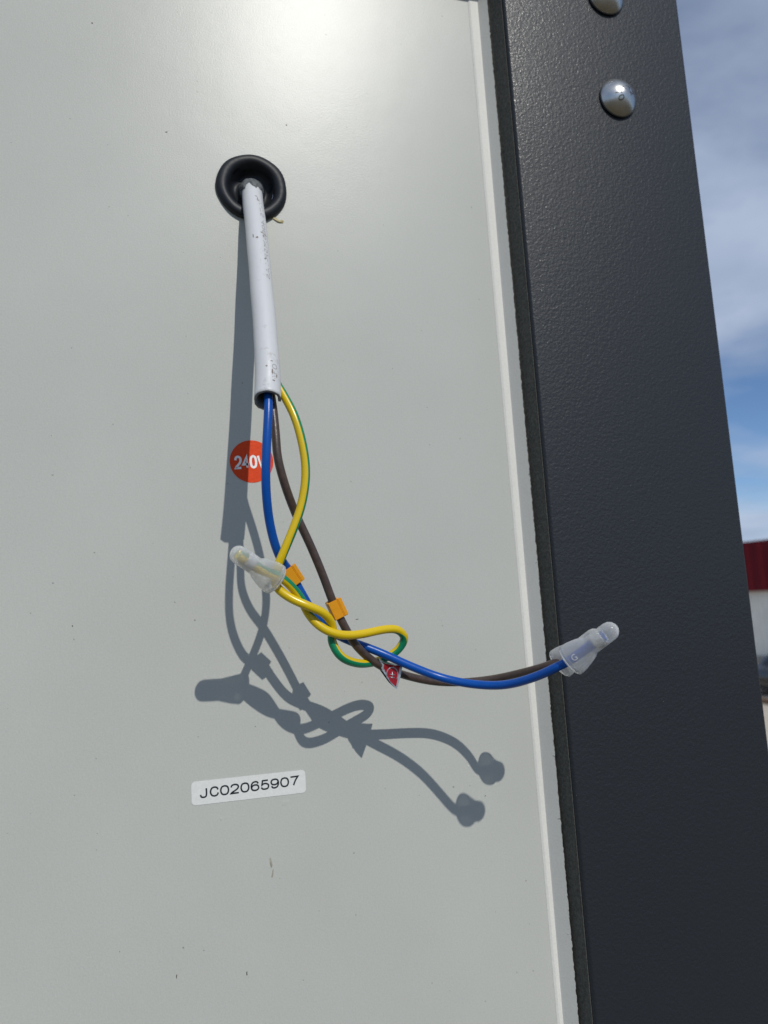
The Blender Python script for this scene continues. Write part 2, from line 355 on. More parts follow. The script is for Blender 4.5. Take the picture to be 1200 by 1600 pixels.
M_INK = simple('black blue ink', (.012, .016, .024), .5)
M_FOIL = simple('silver foil', (.50, .53, .56), .32, metal=.75, bump=.0001, bscale=700)
M_RED = simple('red foil print', (.33, .008, .018), .30, metal=.25, bump=.0001, bscale=700)
M_GLUE = simple('yellowed glue', (.42, .36, .19), .4)
M_STAIN = simple('dried runny stain', (.33, .32, .26), .45, var=.2, vscale=900)
M_GRIT = simple('grey brown grit', (.10, .09, .075), .8)

# ------------------------------------------------------------------ setting
def ground_material(name, c1, c2, sc, bump):
    m, nt, b = material(name); tc = N(nt, 'ShaderNodeTexCoord'); b.inputs['Roughness'].default_value = .9
    b.inputs['Specular IOR Level'].default_value = .2
    n = N(nt, 'ShaderNodeTexNoise', i_Scale=sc, i_Detail=9.0, i_Roughness=.65); LK(nt, tc.outputs['Object'], n.inputs['Vector'])
    r = N(nt, 'ShaderNodeValToRGB'); LK(nt, n.outputs['Fac'], r.inputs[0])
    r.color_ramp.elements[0].position = .35; r.color_ramp.elements[1].position = .65
    r.color_ramp.elements[0].color = (*c1, 1); r.color_ramp.elements[1].color = (*c2, 1)
    LK(nt, r.outputs[0], b.inputs['Base Color'])
    bp = N(nt, 'ShaderNodeBump'); bp.inputs['Distance'].default_value = bump; LK(nt, n.outputs['Fac'], bp.inputs['Height']); LK(nt, bp.outputs[0], b.inputs['Normal'])
    return m
g = mesh('ground', [(-1500, -1500, 0), (1500, -1500, 0), (1500, 1500, 0), (-1500, 1500, 0)], [(0, 1, 2, 3)],
         ground_material('dark turf and earth', (.070, .058, .034), (.155, .128, .080), .9, .05), smooth=False); g['kind'] = 'structure'
g = mesh('gravel_yard', [(4, 2, .004), (24.6, 2, .004), (24.6, 70, .004), (4, 70, .004)], [(0, 1, 2, 3)],
         ground_material('sandy gravel', (.38, .33, .26), (.55, .49, .40), 3.0, .02), smooth=False); g['kind'] = 'structure'

# warehouse beyond the yard: its long wall faces the yard and lies in shade
M_CLAD = simple('off white steel cladding', (.80, .79, .72), .5, var=.06, vscale=1.5)
M_FASCIA = simple('dark red steel fascia', (.115, .004, .009), .6, spec=.2, var=.08, vscale=2)
M_ROOF = simple('grey steel roof', (.30, .31, .32), .5)
wh = thing('warehouse', 'off white ribbed warehouse with deep dark red fascia across the yard', 'building', (25.5, 28, 0))
wh.rotation_euler = (0, 0, radians(16))
def ribbed(name, x, y0, y1, z0, z1, pitch, depth, mat, parent):
    vs = []; fs = []; y = y0; pts = []
    while y < y1:
        for dy, dx in ((0, 0), (.55, 0), (.65, -depth), (.9, -depth)): pts.append((x + dx, min(y + dy * pitch, y1)))
        y += pitch
    pts.append((x, y1))
    for px, py in pts: vs += [(px, py, z0), (px, py, z1)]
    for i in range(len(pts) - 1): fs.append((2 * i, 2 * i + 2, 2 * i + 3, 2 * i + 1))
    o = mesh(name, vs, fs, mat, None, smooth=False); adopt(o, parent); return o
ribbed('wall_cladding', 25.5, 8, 62, .25, 3.16, .30, .035, M_CLAD, wh)
ribbed('fascia', 25.2, 7.8, 62.2, 3.14, 5.42, .60, .02, M_FASCIA, wh)
for nm, b, mt in (('wall_core', (25.51, 45, 8.0, 62, 0, 5.3), M_CLAD), ('fascia_soffit', (25.21, 25.505, 7.8, 62.2, 3.141, 3.17), M_FASCIA),
                  ('plinth', (25.44, 25.508, 8, 62, 0, .25), simple('grey concrete', (.30, .29, .27), .8, var=.15, vscale=3)),
                  ('roof', (25.21, 45.2, 7.8, 62.2, 5.302, 5.40), M_ROOF)):
    o = boxobj(nm, b, mt); adopt(o, wh)
for yy in (14.0, 44.0):
    d = boxobj('loading_door', (25.43, 25.46, yy, yy + 3.6, .01, 3.05), M_ROOF); adopt(d, wh)

# parked car, only a sliver of it shows past the post
M_CARPAINT = simple('near black blue car paint', (.010, .013, .020), .25, coat=.8)
M_GLASS = simple('dark car glass', (.02, .024, .028), .06, spec=.7)
M_TYRE = simple('tyre rubber', (.015, .015, .015), .8)
M_RIM = simple('alloy rim', (.45, .45, .46), .3, metal=.9)
M_LAMP = simple('clear lamp lens', (.55, .56, .58), .1)
M_TAIL = simple('red lamp lens', (.35, .01, .01), .15)
def car(loc, rz):
    t = thing('parked_car', 'dark blue hatchback parked in the yard before the warehouse wall', 'car', loc)
    t.rotation_euler = (0, 0, rz)
    # stations along the length: x, lower z, shoulder z, half width at sill, half width at shoulder
    st = [(-2.1, .42, .78, .70, .66), (-2.0, .30, .86, .82, .80), (-1.5, .22, .90, .87, .86), (-.4, .20, .92, .88, .88), (.6, .20, .92, .88, .88),
          (1.4, .22, .86, .87, .84), (1.95, .28, .74, .80, .76), (2.12, .40, .62, .66, .62)]
    vs = []; fs = []
    for x, zl, zs, wl, ws in st:
        prof = [(-wl * .9, zl), (-wl, zl + .15), (-wl - .02, (zl + zs) / 2), (-ws, zs - .06), (-ws + .10, zs), (0, zs + .03), (ws - .10, zs), (ws, zs - .06), (wl + .02, (zl + zs) / 2), (wl, zl + .15), (wl * .9, zl)]
        vs += [(x, y, z) for y, z in prof]
    n = 11
    for i in range(len(st) - 1):
        for k in range(n): fs.append((i * n + k, i * n + (k + 1) % n, (i + 1) * n + (k + 1) % n, (i + 1) * n + k))
    fs.append(tuple(range(n))); fs.append(tuple((len(st) - 1) * n + k for k in range(n)))
    o = mesh('body', vs, fs, M_CARPAINT, t)
    # cabin
    st = [(-2.0, .84, .86, .70, .66), (-1.55, .88, 1.36, .76, .60), (-1.2, .90, 1.47, .78, .58), (-.2, .90, 1.52, .78, .58), (.45, .90, 1.44, .77, .58), (1.15, .88, .92, .74, .66)]
    vs = []; fs = []; n = 6
    for x, zl, zt, wl, wt in st:
        vs += [(x, -wl, zl), (x, -wt, zt - .05), (x, -wt + .12, zt), (x, wt - .12, zt), (x, wt, zt - .05), (x, wl, zl)]
    for i in range(len(st) - 1):
        for k in range(n - 1): fs.append((i * n + k, i * n + k + 1, (i + 1) * n + k + 1, (i + 1) * n + k))
    mesh('cabin', vs, fs, M_CARPAINT, t)
    def quad(name, pts, mat):
        c = sum((V(p) for p in pts), V()) / 4; nrm = (V(pts[1]) - V(pts[0])).cross(V(pts[2]) - V(pts[0])).normalized()
        if nrm.dot(c - V((0, 0, .8))) < 0: nrm = -nrm
        a = [V(p) + nrm * .012 for p in pts]; b = [V(p) - nrm * .02 for p in pts]
        mesh(name, a + b, [(0, 1, 2, 3), (4, 5, 6, 7), (0, 1, 5, 4), (1, 2, 6, 5), (2, 3, 7, 6), (3, 0, 4, 7)], mat, t, smooth=False)
    for s in (-1, 1):
        quad('side_window', [(-1.35, s * .765, .97), (-.38, s * .765, .97), (-.38, s * .60, 1.43), (-1.15, s * .60, 1.38)], M_GLASS)
        quad('side_window', [(-.30, s * .765, .97), (.80, s * .755, .97), (.36, s * .605, 1.38), (-.30, s * .60, 1.43)], M_GLASS)
        quad('headlight', [(1.98, s * .45, .55), (1.90, s * .74, .56), (1.84, s * .76, .68), (1.98, s * .46, .66)], M_LAMP)
        quad('tail_light', [(-2.06, s * .50, .66), (-2.00, s * .76, .66), (-2.0, s * .74, .84), (-2.05, s * .52, .84)], M_TAIL)
    quad('windscreen', [(1.10, -.64, .95), (1.10, .64, .95), (.52, .50, 1.38), (.52, -.50, 1.38)], M_GLASS)
    quad('rear_window', [(-1.95, -.58, .93), (-1.95, .58, .93), (-1.60, .50, 1.30), (-1.60, -.50, 1.30)], M_GLASS)
    for x in (-1.3, 1.32):
        for s in (-1, 1):
            tyre = [(.20, -.10), (.30, -.10), (.325, -.06), (.325, .06), (.30, .10), (.20, .10), (.20, -.10)]
            w = lathe('wheel', tyre, (x, s * .80, .325), (0, s, 0), M_TYRE, t, 28)
            lathe('rim', [(.20, -.05), (.20, .085), (.17, .075), (.05, .06), (.0001, .07)], (x, s * .80, .325), (0, s, 0), M_RIM, w, 20)
    return t
car((18.3, 18.5, .004), radians(90))

# timber edging in front of the car
M_TIMBER = simple('weathered brown timber', (.16, .09, .05), .8, var=.3, vscale=6)
for i in range(5):
    k = boxobj('timber_edging', (-.1, .1, -1.18, 1.18, 0, .14), M_TIMBER, bevel=.01)
    k.location = (16.4, 14.0 + 2.4 * i, .004)
    tag(k, ['nearest brown timber sleeper of the row in the gravel', 'second nearest brown timber sleeper of the row in the gravel', 'brown timber sleeper lying in front of the parked car, middle of its row', 'second farthest brown timber sleeper of the row in the gravel', 'farthest brown timber sleeper of the row in the gravel'][i], 'sleeper', 'timber sleepers in the yard')

# ------------------------------------------------------------------ dark frame of the enclosure
FY = -0.0135            # front face of the frame, proud of the pale panel
TOP = 3.96
def arc(cx, cy, r, a0, a1, n=6): return [(cx + r * cos(radians(a0 + (a1 - a0) * i / n)), cy + r * sin(radians(a0 + (a1 - a0) * i / n))) for i in range(n + 1)]
def post_mesh(name, x0, x1, slant, mat, parent, z0, z1):
    r = .0016
    prof = arc(x0 + r, FY + r, r, 180, 270) + arc(x1 - r, FY + r, r, 270, 360) + [(x1, .085), (x0 + slant, .085), (x0 + slant, .004)]
    vs = [(x, y, z0) for x, y in prof] + [(x, y, z1) for x, y in prof]; n = len(prof)
    fs = [(i, (i + 1) % n, n + (i + 1) % n, n + i) for i in range(n)] + [tuple(range(n)), tuple(range(n, 2 * n))]
    o = mesh(name, vs, fs, mat, None, smooth=True); adopt(o, parent)
    me = o.data
    bm = bmesh.new(); bm.from_mesh(me)
    for e in bm.edges:
        if len(e.link_faces) == 2 and e.calc_face_angle(0) > radians(25): e.smooth = False
    bm.to_mesh(me); bm.free()
    return o
PX0, PX1 = .1425, .2334
post = thing('corner_post', 'dark grey textured steel corner post with two steel bolts, right of the pale panel', 'post', ((PX0 + PX1) / 2, 0, 0))
post_mesh('post_body', PX0, PX1, -.0034, M_POST, post, 0, TOP)
def bolt(cx, cz, rot, parent):
    prof = [(.0083, 0), (.0089, .0003), (.0091, .0009), (.0088, .0016), (.0078, .0028), (.0063, .0040), (.0045, .0051), (.0027, .0058), (.0011, .0062), (.0001, .00625)]
    b = lathe('bolt_head', prof, (cx, FY, cz), (0, -1, 0), M_STEEL, None, 48); adopt(b, parent)
    def hgt(r):
        for (r0, h0), (r1, h1) in zip(prof[2:], prof[3:]):
            if r1 <= r <= r0: return h1 + (h0 - h1) * (r - r1) / (r0 - r1)
        return prof[-1][1]
    vs = []; fs = []
    for s, w, h, ox, oz, ra in (('A2', .0052, .0027, .0004, .0036, 0), ('-', .0020, .0006, -.0012, .0006, 20), ('70', .0048, .0027, .0006, -.0030, 0)):
        me = text_mesh(s); k = len(vs)
        for v in me.vertices:
            x, z = v.co.x * w, v.co.y * h
            a = radians(ra); x, z = x * cos(a) - z * sin(a) + ox, x * sin(a) + z * cos(a) + oz
            x, z = x * cos(rot) - z * sin(rot), x * sin(rot) + z * cos(rot)
            vs.append((cx + x, FY - hgt(math.hypot(x, z)) - .00006, cz + z))
        fs += [tuple(i + k for i in p.vertices) for p in me.polygons]
        bpy.data.meshes.remove(me)
    st = mesh('stamped_grade', vs, fs, M_STAMP, None, smooth=False)
    bpy.context.view_layer.update(); st.parent = b; st.matrix_parent_inverse = b.matrix_world.inverted()
bolt(BOLTS[0][0], BOLTS[0][1], radians(-60), post)
bolt(BOLTS[1][0], BOLTS[1][1], radians(20), post)
# a second post at the far end of the panel, out of frame
lp = thing('corner_post', 'dark grey textured steel post without bolts at the far left end of the panel', 'post', (-1.1, 0, 0))
post_mesh('post_body', -1.189, -1.0985, -.0, M_POST, lp, 0, TOP)
def rail(name, label, z0, z1):
    r = .0016
    prof = arc(FY + r, z0 + r, r, 180, 270) + [(.06, z0), (.06, z1)] + arc(FY + r, z1 - r, r, 90, 180)
    xs = (-1.0983, PX0 - .0002)
    vs = [(xs[0], y, z) for y, z in prof] + [(xs[1], y, z) for y, z in prof]; n = len(prof)
    fs = [(i, (i + 1) % n, n + (i + 1) % n, n + i) for i in range(n)] + [tuple(range(n)), tuple(range(n, 2 * n))]
    o = mesh(name, vs, fs, M_POST, None, smooth=False); tag(o, label, 'rail'); return o
SH = -SUN_TRAVEL[2] / SUN_TRAVEL[1]
rail('top_rail', 'dark grey steel top rail across the head of the pale panel', 3.7258 - FY * SH, 3.86)
rail('bottom_rail', 'dark grey steel bottom rail under the pale panel, near the ground', .05, .17)

# ------------------------------------------------------------------ pale panel
GX, GZ = .0324, Z0 + .1668          # grommet centre
panel = thing('wall_panel', 'flat pale grey painted metal panel with cable hole, beside the dark post', 'panel', (-.48, 0, .17))
bm = bmesh.new()
rect = [bm.verts.new(p) for p in ((-1.0983, 0, .172), (.1424, 0, .172), (.1424, 0, 3.741), (-1.0983, 0, 3.741))]
hole = [bm.verts.new((GX + .0095 * cos(2 * pi * k / 40), 0, GZ + .0095 * sin(2 * pi * k / 40))) for k in range(40)]
es = [bm.edges.new((l[i], l[(i + 1) % len(l)])) for l in (rect, hole) for i in range(len(l))]
bmesh.ops.triangle_fill(bm, use_beauty=True, edges=es)
bm.normal_update(); bm.faces.ensure_lookup_table()
if bm.faces[0].normal.y > 0: bmesh.ops.reverse_faces(bm, faces=bm.faces)
back = bmesh.ops.extrude_face_region(bm, geom=bm.faces[:])
for v in back['geom']:
    if isinstance(v, bmesh.types.BMVert): v.co.y += .0012
o = bmobj('panel_sheet', bm, M_PANEL); adopt(o, panel)
# proud edge strip with a ragged sawn right side
zs = [.173] + [3.20 + .0007 * i for i in range(770)]
zs = [z for z in zs if z < 3.738] + [3.738]
vs = []; fs = []
rng = random.Random(3)
for i, z in enumerate(zs):
    rag = (mnoise.noise((z * 420, 0, 0)) * .00009 + rng.uniform(-.00008, .00008)) if z > 3.1 else 0
    lef = mnoise.noise((z * 300, 5, 0)) * .00006
    k = max(0, min(1, (3.728 - z) / .43))
    x0 = .1321 + .0019 * k + lef; xb = .1367 - .0003 * k; xr = .1391 + .0005 * k + rag
    yr = -.0005 - 1.9 * (xr - xb)
    vs += [(x0, -.00005, z), (x0 + .00025, -.00022, z), (x0 + .0009, -.0005, z), (xb, -.0005, z), (xr, yr, z), (xr + .0003, yr + .0005, z), (xr + .0004, .0003, z)]
for i in range(len(zs) - 1):
    for k in range(6): fs.append((i * 7 + k, i * 7 + k + 1, i * 7 + 8 + k, i * 7 + 7 + k))
o = mesh('edge_strip', vs, fs, M_FLANGE, None, smooth=False); adopt(o, panel)
# dark foam gasket filling the joint between the strip and the post
M_FOAM = simple('dark grey foam gasket', (.095, .095, .086), .9, spec=.1, var=.35, vscale=900, bump=.0002, bscale=1100)
gp = [(.1392, .002), (.13985, -.0036), (.14035, -.0046), (.1422, -.0121), (.1424, -.0121), (.1424, .002)]
gz = [.174, 3.1] + [3.2 + .0025 * i for i in range(215)]
gv = []
for z in gz:
    k = max(0, min(1, (3.728 - z) / .43))
    for i, (x, y) in enumerate(gp): gv.append((x + (.0004 * k if i < 3 else 0) + (mnoise.noise((z * 600, i, 0)) * .00008 if i < 4 else 0), y, z))
n = len(gp)
gf = [(i * n + k, i * n + (k + 1) % n, (i + 1) * n + (k + 1) % n, (i + 1) * n + k) for i in range(len(gz) - 1) for k in range(n)]
gf += [tuple(range(n)), tuple(range((len(gz) - 1) * n, len(gz) * n))]
o = mesh('gasket', gv, gf, M_FOAM, None, smooth=False); adopt(o, panel); o['label'] = 'dark foam gasket strip along the right edge'
# dried run and little grit marks on the paint
def blob(name, pts, y, th, mat):
    n = len(pts); vs = [(x, y, z) for x, z in pts] + [(x * .82 + sum(p[0] for p in pts) / n * .18, y - th, z * .82 + sum(p[1] for p in pts) / n * .18) for x, z in pts]
    fs = [(i, (i + 1) % n, n + (i + 1) % n, n + i) for i in range(n)] + [tuple(range(n, 2 * n))]
    return mesh(name, vs, fs, mat, None)
def ragged_disc(cx, cz, rx, rz, rot=0, n=14, j=.25, rg=random.Random(11)):
    r = []
    for k in range(n):
        a = 2 * pi * k / n; q = 1 + rg.uniform(-j, j); x, z = rx * q * cos(a), rz * q * sin(a)
        r.append((cx + x * cos(rot) - z * sin(rot), cz + x * sin(rot) + z * cos(rot)))
    return r
for (x, z, rx, rz, ro, mt) in ((.0296, 3.3735, .0004, .0019, .15, M_STAIN), (.0300, 3.3697, .0003, .0016, -.2, M_STAIN), (.0356, 3.3932, .0013, .0011, 0, None), (.0130, 3.3905, .0006, .0007, 0, None),
                              (-.0030, 3.3422, .00016, .0008, -.1, M_GRIT), (-.0345, 3.4600, .0002, .0003, 0, M_GRIT), (.0005, 3.647, .0005, .0002, .4, M_GRIT), (.0655, 3.456, .0007, .00012, .1, M_GRIT),
                              (-.026, 3.689, .0003, .0003, 0, M_GRIT), (.0475, 3.656, .0003, .0003, 0, M_GRIT), (.112, 3.386, .0004, .00015, .6, M_GRIT), (.020, 3.339, .0002, .0007, 0, M_GRIT)):
    o = blob('paint_mark', ragged_disc(x, z, rx, rz, ro), 0, .00008 if mt else .00003, mt or M_PANEL); adopt(o, panel)

# ------------------------------------------------------------------ grommet
gr = thing('cable_grommet', 'round black rubber grommet set into the pale panel', 'grommet', (GX, 0, GZ))
G = (GX, 0, GZ)
def gw(i, a, r, h): return (r * (1 + .012 * sin(3 * a + i) + .006 * sin(7 * a)), h * (1 + .04 * sin(2 * a + .5)))
ring = lathe('rim', [(.0094, -.004), (.0094, -.0001), (.0134, -.0001), (.0138, .0003), (.0139, .0008), (.0136, .0016), (.0128, .0023), (.0117, .0026), (.0106, .0025), (.0097, .0019), (.0091, .0009), (.0086, -.0005)], G, (0, -1, 0), M_RUBBER, None, 56, gw)
adopt(ring, gr)
mem = lathe('membrane', [(.0091, .0006), (.0085, -.0012), (.0076, -.0026), (.0066, -.0032), (.0056, -.0030), (.0048, -.0022), (.0043, -.0018), (.0041, -.003)], G, (0, -1, 0), M_RUBBER, None, 48,
            lambda i, a, r, h: (r * (1 + .05 * sin(2 * a + 1) + .03 * sin(5 * a)), h * (1 + .25 * sin(a * 3 + 1))))
adopt(mem, gr)
def sleeve():
    pts, _ = spline([P(p) for p in SHEATH], 14); pts = pts[10:34]; n = len(pts); vs = []; fs = []; seg = 40
    rg = random.Random(5)
    for i in range(n):
        T = (pts[min(i + 1, n - 1)] - pts[max(0, i - 1)]).normalized(); u = V((1, 0, 0)); u = (u - T * u.dot(T)).normalized(); w = T.cross(u)
        for k in range(seg):
            a = 2 * pi * k / seg; lim = .42 + .30 * mnoise.noise((cos(a) * 1.3, sin(a) * 1.3, 3)) + .10 * mnoise.noise((cos(a) * 5, sin(a) * 5, 1))
            q = min(i / (n - 1), lim); j = q * (n - 1); i0 = int(j); f = j - i0
            c = pts[i0].lerp(pts[min(i0 + 1, n - 1)], f)
            rr = .00435 + .0006 * (1 - i / n) ** 2 + .00025 * mnoise.noise((cos(a) * 3, sin(a) * 3, i * .4))
            if i / (n - 1) > lim: rr = .0041
            vs.append(c + (u * cos(a) + w * sin(a)) * rr)
    for i in range(n - 1):
        for k in range(seg): fs.append((i * seg + k, i * seg + (k + 1) % seg, (i + 1) * seg + (k + 1) % seg, (i + 1) * seg + k))
    o = mesh('torn_collar', vs, fs, M_SEAL, None); adopt(o, gr)
sleeve()
gl = blob('glue_smear', [(.0385, 3.6161), (.0400, 3.6156), (.0414, 3.6152), (.0423, 3.6143), (.0432, 3.6141), (.0441, 3.6147), (.0447, 3.6143), (.0442, 3.6133), (.0430, 3.6132), (.0419, 3.6135), (.0408, 3.6142)], 0, .0004, M_GLUE)
tag(gl, 'small yellowed glue smear below the right side of the black grommet', 'glue')

# ------------------------------------------------------------------ cable
cable = thing('mains_cable', 'white sheathed cable with blue, brown and yellow-green wires hanging from the grommet', 'cable', G)
sp, _ = spline([P(p) for p in SHEATH], 16)
sp = relax(sp, 6)
def sheath():
    n = len(sp); seg = 48; vs = []; fs = []; uvs = []
    ro, ri = .00400, .00315
    L = [0]
    for i in range(1, n): L.append(L[-1] + (sp[i] - sp[i - 1]).length)
    T = [(sp[min(i + 1, n - 1)] - sp[max(0, i - 1)]).normalized() for i in range(n)]
    fr = []
    for i in range(n):
        u = V((1, 0, 0)); u = (u - T[i] * u.dot(T[i])).normalized(); w = u.cross(T[i]).normalized()   # w towards the viewer
        if w.y > 0: w = -w
        fr.append((u, w))
    def endoff(a):           # how far this side of the cut reaches beyond the end; a=0 right, 90 viewer, 180 left, 270 back
        d = math.degrees(a) % 360
        o = .0012 * sin(radians(d - 200)) * 0 + .0003 * mnoise.noise((cos(a) * 3, sin(a) * 3, 0))
        if 275 < d < 352: o -= .0075 * min(1, (d - 275) / 8, (352 - d) / 10)
        if 195 < d < 275: o += .0010
        return o
    def at(s, a, r):
        s = max(0, s)
        if s >= L[-1]: i = n - 1; c = sp[-1] + T[-1] * (s - L[-1])
        else:
            i = next(j for j in range(n - 1) if L[j + 1] > s); f = (s - L[i]) / (L[i + 1] - L[i]); c = sp[i].lerp(sp[i + 1], f)
        u, w = fr[i]
        k = (s / L[-1])
        fl = 1 + .07 * max(0, (k - .80) / .20) + .012 * sin(s * 260 + a) 
        return c + (u * cos(a) + w * sin(a)) * r * fl
    m = 90
    for i in range(m + 1):
        for k in range(seg):
            a = 2 * pi * k / seg; vs.append(at((L[-1] + endoff(a)) * i / m if i > m * .85 else L[-1] * i / m + endoff(a) * max(0, (i / m - .6)) / .4, a, ro))
    for i in range(m, m - 26, -1):
        for k in range(seg):
            a = 2 * pi * k / seg; vs.append(at((L[-1] + endoff(a)) * i / m, a, ri))
    rows = m + 1 + 26
    for i in range(rows - 1):
        for k in range(seg): fs.append((i * seg + k, i * seg + (k + 1) % seg, (i + 1) * seg + (k + 1) % seg, (i + 1) * seg + k))
    o = mesh('sheath', vs, fs, M_SHEATH, None)
    o.data.materials.append(M_SHEATH_IN)
    for p in o.data.polygons:
        if p.index >= (m + 0) * seg: p.material_index = 1
    adopt(o, cable)
    # faint embossed print running along the sheath
    def wrap(s, s0, length, height, a0, mat, off=.00003):
        me = text_mesh(s); vv = []
        for v in me.vertices:
            vv.append(at(s0 + (v.co.x + .5) * length, a0 + v.co.y * height / ro, ro + off))
        t = mesh('embossed_print', vv, [tuple(p.vertices) for p in me.polygons], mat, None, smooth=False)
        bpy.data.meshes.remove(me)
        bpy.context.view_layer.update(); t.parent = o; t.matrix_parent_inverse = o.matrix_world.inverted()
    def smudge(s0, a0, ls, la, seed):
        rg = random.Random(seed); n = 16; vv = [at(s0, a0, ro + .00004)]
        for k in range(n):
            q = 2 * pi * k / n; j = 1 + .55 * mnoise.noise((cos(q) * 2, sin(q) * 2, seed)) + rg.uniform(-.2, .2)
            vv.append(at(s0 + ls * j * cos(q), a0 + la * j * sin(q) / ro, ro + .00003))
        t = mesh('grime_mark', vv, [(0, k + 1, (k + 1) % n + 1) for k in range(n)], M_DIRT, None)
        bpy.context.view_layer.update(); t.parent = o; t.matrix_parent_inverse = o.matrix_world.inverted()
    for s0, a0, ls, la in ((.0165, 78, .0003, .0005), (.0178, 72, .0009, .0002), (.0190, 68, .0003, .0006), (.0380, 70, .0003, .0005), (.0395, 62, .0006, .0003), (.0385, 48, .0003, .0007), (.0412, 98, .0006, .0005), (.0400, 118, .0010, .0002),
                           (.0520, 66, .0004, .0003), (.0515, 60, .0002, .0004), (L[-1] - .0125, 76, .0002, .0004), (L[-1] - .0085, 74, .0010, .0003), (L[-1] - .0072, 52, .0009, .0002), (L[-1] - .0050, 68, .0003, .0005), (L[-1] - .0104, 100, .0003, .0003)):
        smudge(s0, radians(a0), ls, la, int(s0 * 1e5))
    wrap('V-75 4085M5F-1AS', .018, .044, .0016, radians(55), M_PRINT)
    wrap('O', L[-1] - .0115, .0019, .0019, radians(62), M_PRINT)
    wrap('4V-', L[-1] - .0086, .0030, .0014, radians(66), M_PRINT)
sheath()
def wire(name, key, r, mat, label, refs=None):
    ex = [V((g[0], -g[2], g[1])) for g in refs] if refs else None
    pts, e = spline([P(p) for p in key], 8, ex)
    pts = relax(pts, 5)
    o = tube(name, pts, r, mat, None, e if refs else None, 22); adopt(o, cable); o['label'] = label
    return o, pts
wb, blue_pts = wire('wire', BLUE, .00142, M_BLUE, 'blue wire')
wr, brown_pts = wire('wire', BROWN, .00138, M_BROWN, 'brown wire')
wy, yel_pts = wire('wire', YELLOW, .00142, M_YG, 'yellow and green striped wire twisted into a loop', GREEN_DIR)

# crimp caps: round nose, straight barrel, flattened flared skirt with an open mouth
def crimp_cap(c, wide, label, letter=False, L=.0188):
    a, b = P(c[0]), P(c[1]); d = (b - a).normalized()
    tip = b
    view = (V((0, -.275, Z0)) - a).normalized()
    u = d.cross(view).normalized(); w = u.cross(d).normalized()
    u = u * wide
    t = thing('crimp_cap', label, 'crimp cap', tuple(a), 'milky crimp caps on the wire ends')
    prof = [(0, .0001, .0001), (.00015, .0010, .0010), (.0007, .0019, .0019), (.0016, .00258, .00258), (.0028, .00285, .00285), (.0062, .0029, .0029), (.0100, .0029, .0029), (.0106, .0031, .0029),
            (.0113, .0036, .0029), (.0135, .0043, .0030), (.0160, .0049, .0032), (.0176, .0051, .0034), (L, .0051, .0034)]
    seg = 40; vs = []; fs = []
    def ring_(s, ra, rb):
        for k in range(seg):
            q = 2 * pi * k / seg; vs.append(tip - d * s + u * ra * cos(q) + w * rb * sin(q))
    for s, ra, rb in prof: ring_(s, ra, rb)
    th = .00042
    for s, ra, rb in ((L, .0051 - th, .0034 - th), (.0176, .0051 - th, .0034 - th)): ring_(s, ra, rb)
    n = len(vs) // seg
    for i in range(n - 1):
        for k in range(seg): fs.append((i * seg + k, i * seg + (k + 1) % seg, (i + 1) * seg + (k + 1) % seg, (i + 1) * seg + k))
    fs.append(tuple(range(seg)))
    o = mesh('shell', vs, fs, M_CAP, None); adopt(o, t)
    f = lathe('ferrule', [(.0019, 0), (.00235, 0), (.0024, .0004), (.0024, .0030), (.00235, .0034), (.0019, .0034), (.0019, 0)], tip - d * .0085, tuple(d), M_COPPER, None, 32); adopt(f, t)
    rl = tube('rim', [tip - d * L + u * .0047 * cos(2 * pi * k / 48) + w * .0035 * sin(2 * pi * k / 48) for k in range(49)], .00024, M_CAP, None, None, 8, False); adopt(rl, t)
    if letter:
        me = text_mesh('G'); vv = []
        for v in me.vertices:
            s = .0156 + v.co.x * .0017; y = -v.co.y * .0019
            zz = math.sqrt(max(0, 1 - (y / .0045) ** 2)) * .00335
            vv.append(tip - d * (2 * .0156 - s) + u * y * (1 if wide > 0 else -1) + w * (zz + .00012))
        g = mesh('moulded_letter', vv, [tuple(p.vertices) for p in me.polygons], M_WHITE, None, smooth=False)
        bpy.data.meshes.remove(me)
        bpy.context.view_layer.update(); g.parent = o; g.matrix_parent_inverse = o.matrix_world.inverted()
    return t
crimp_cap(CAP_BROWN, 1, 'milky crimp cap half hidden behind the blue wire cap, on the brown wire')
crimp_cap(CAP_BLUE, 1, 'milky crimp cap showing blue wire inside, in front of the dark post', True)
crimp_cap(CAP_YELLOW, 1, 'milky crimp cap pointing up left on the yellow-green wire')

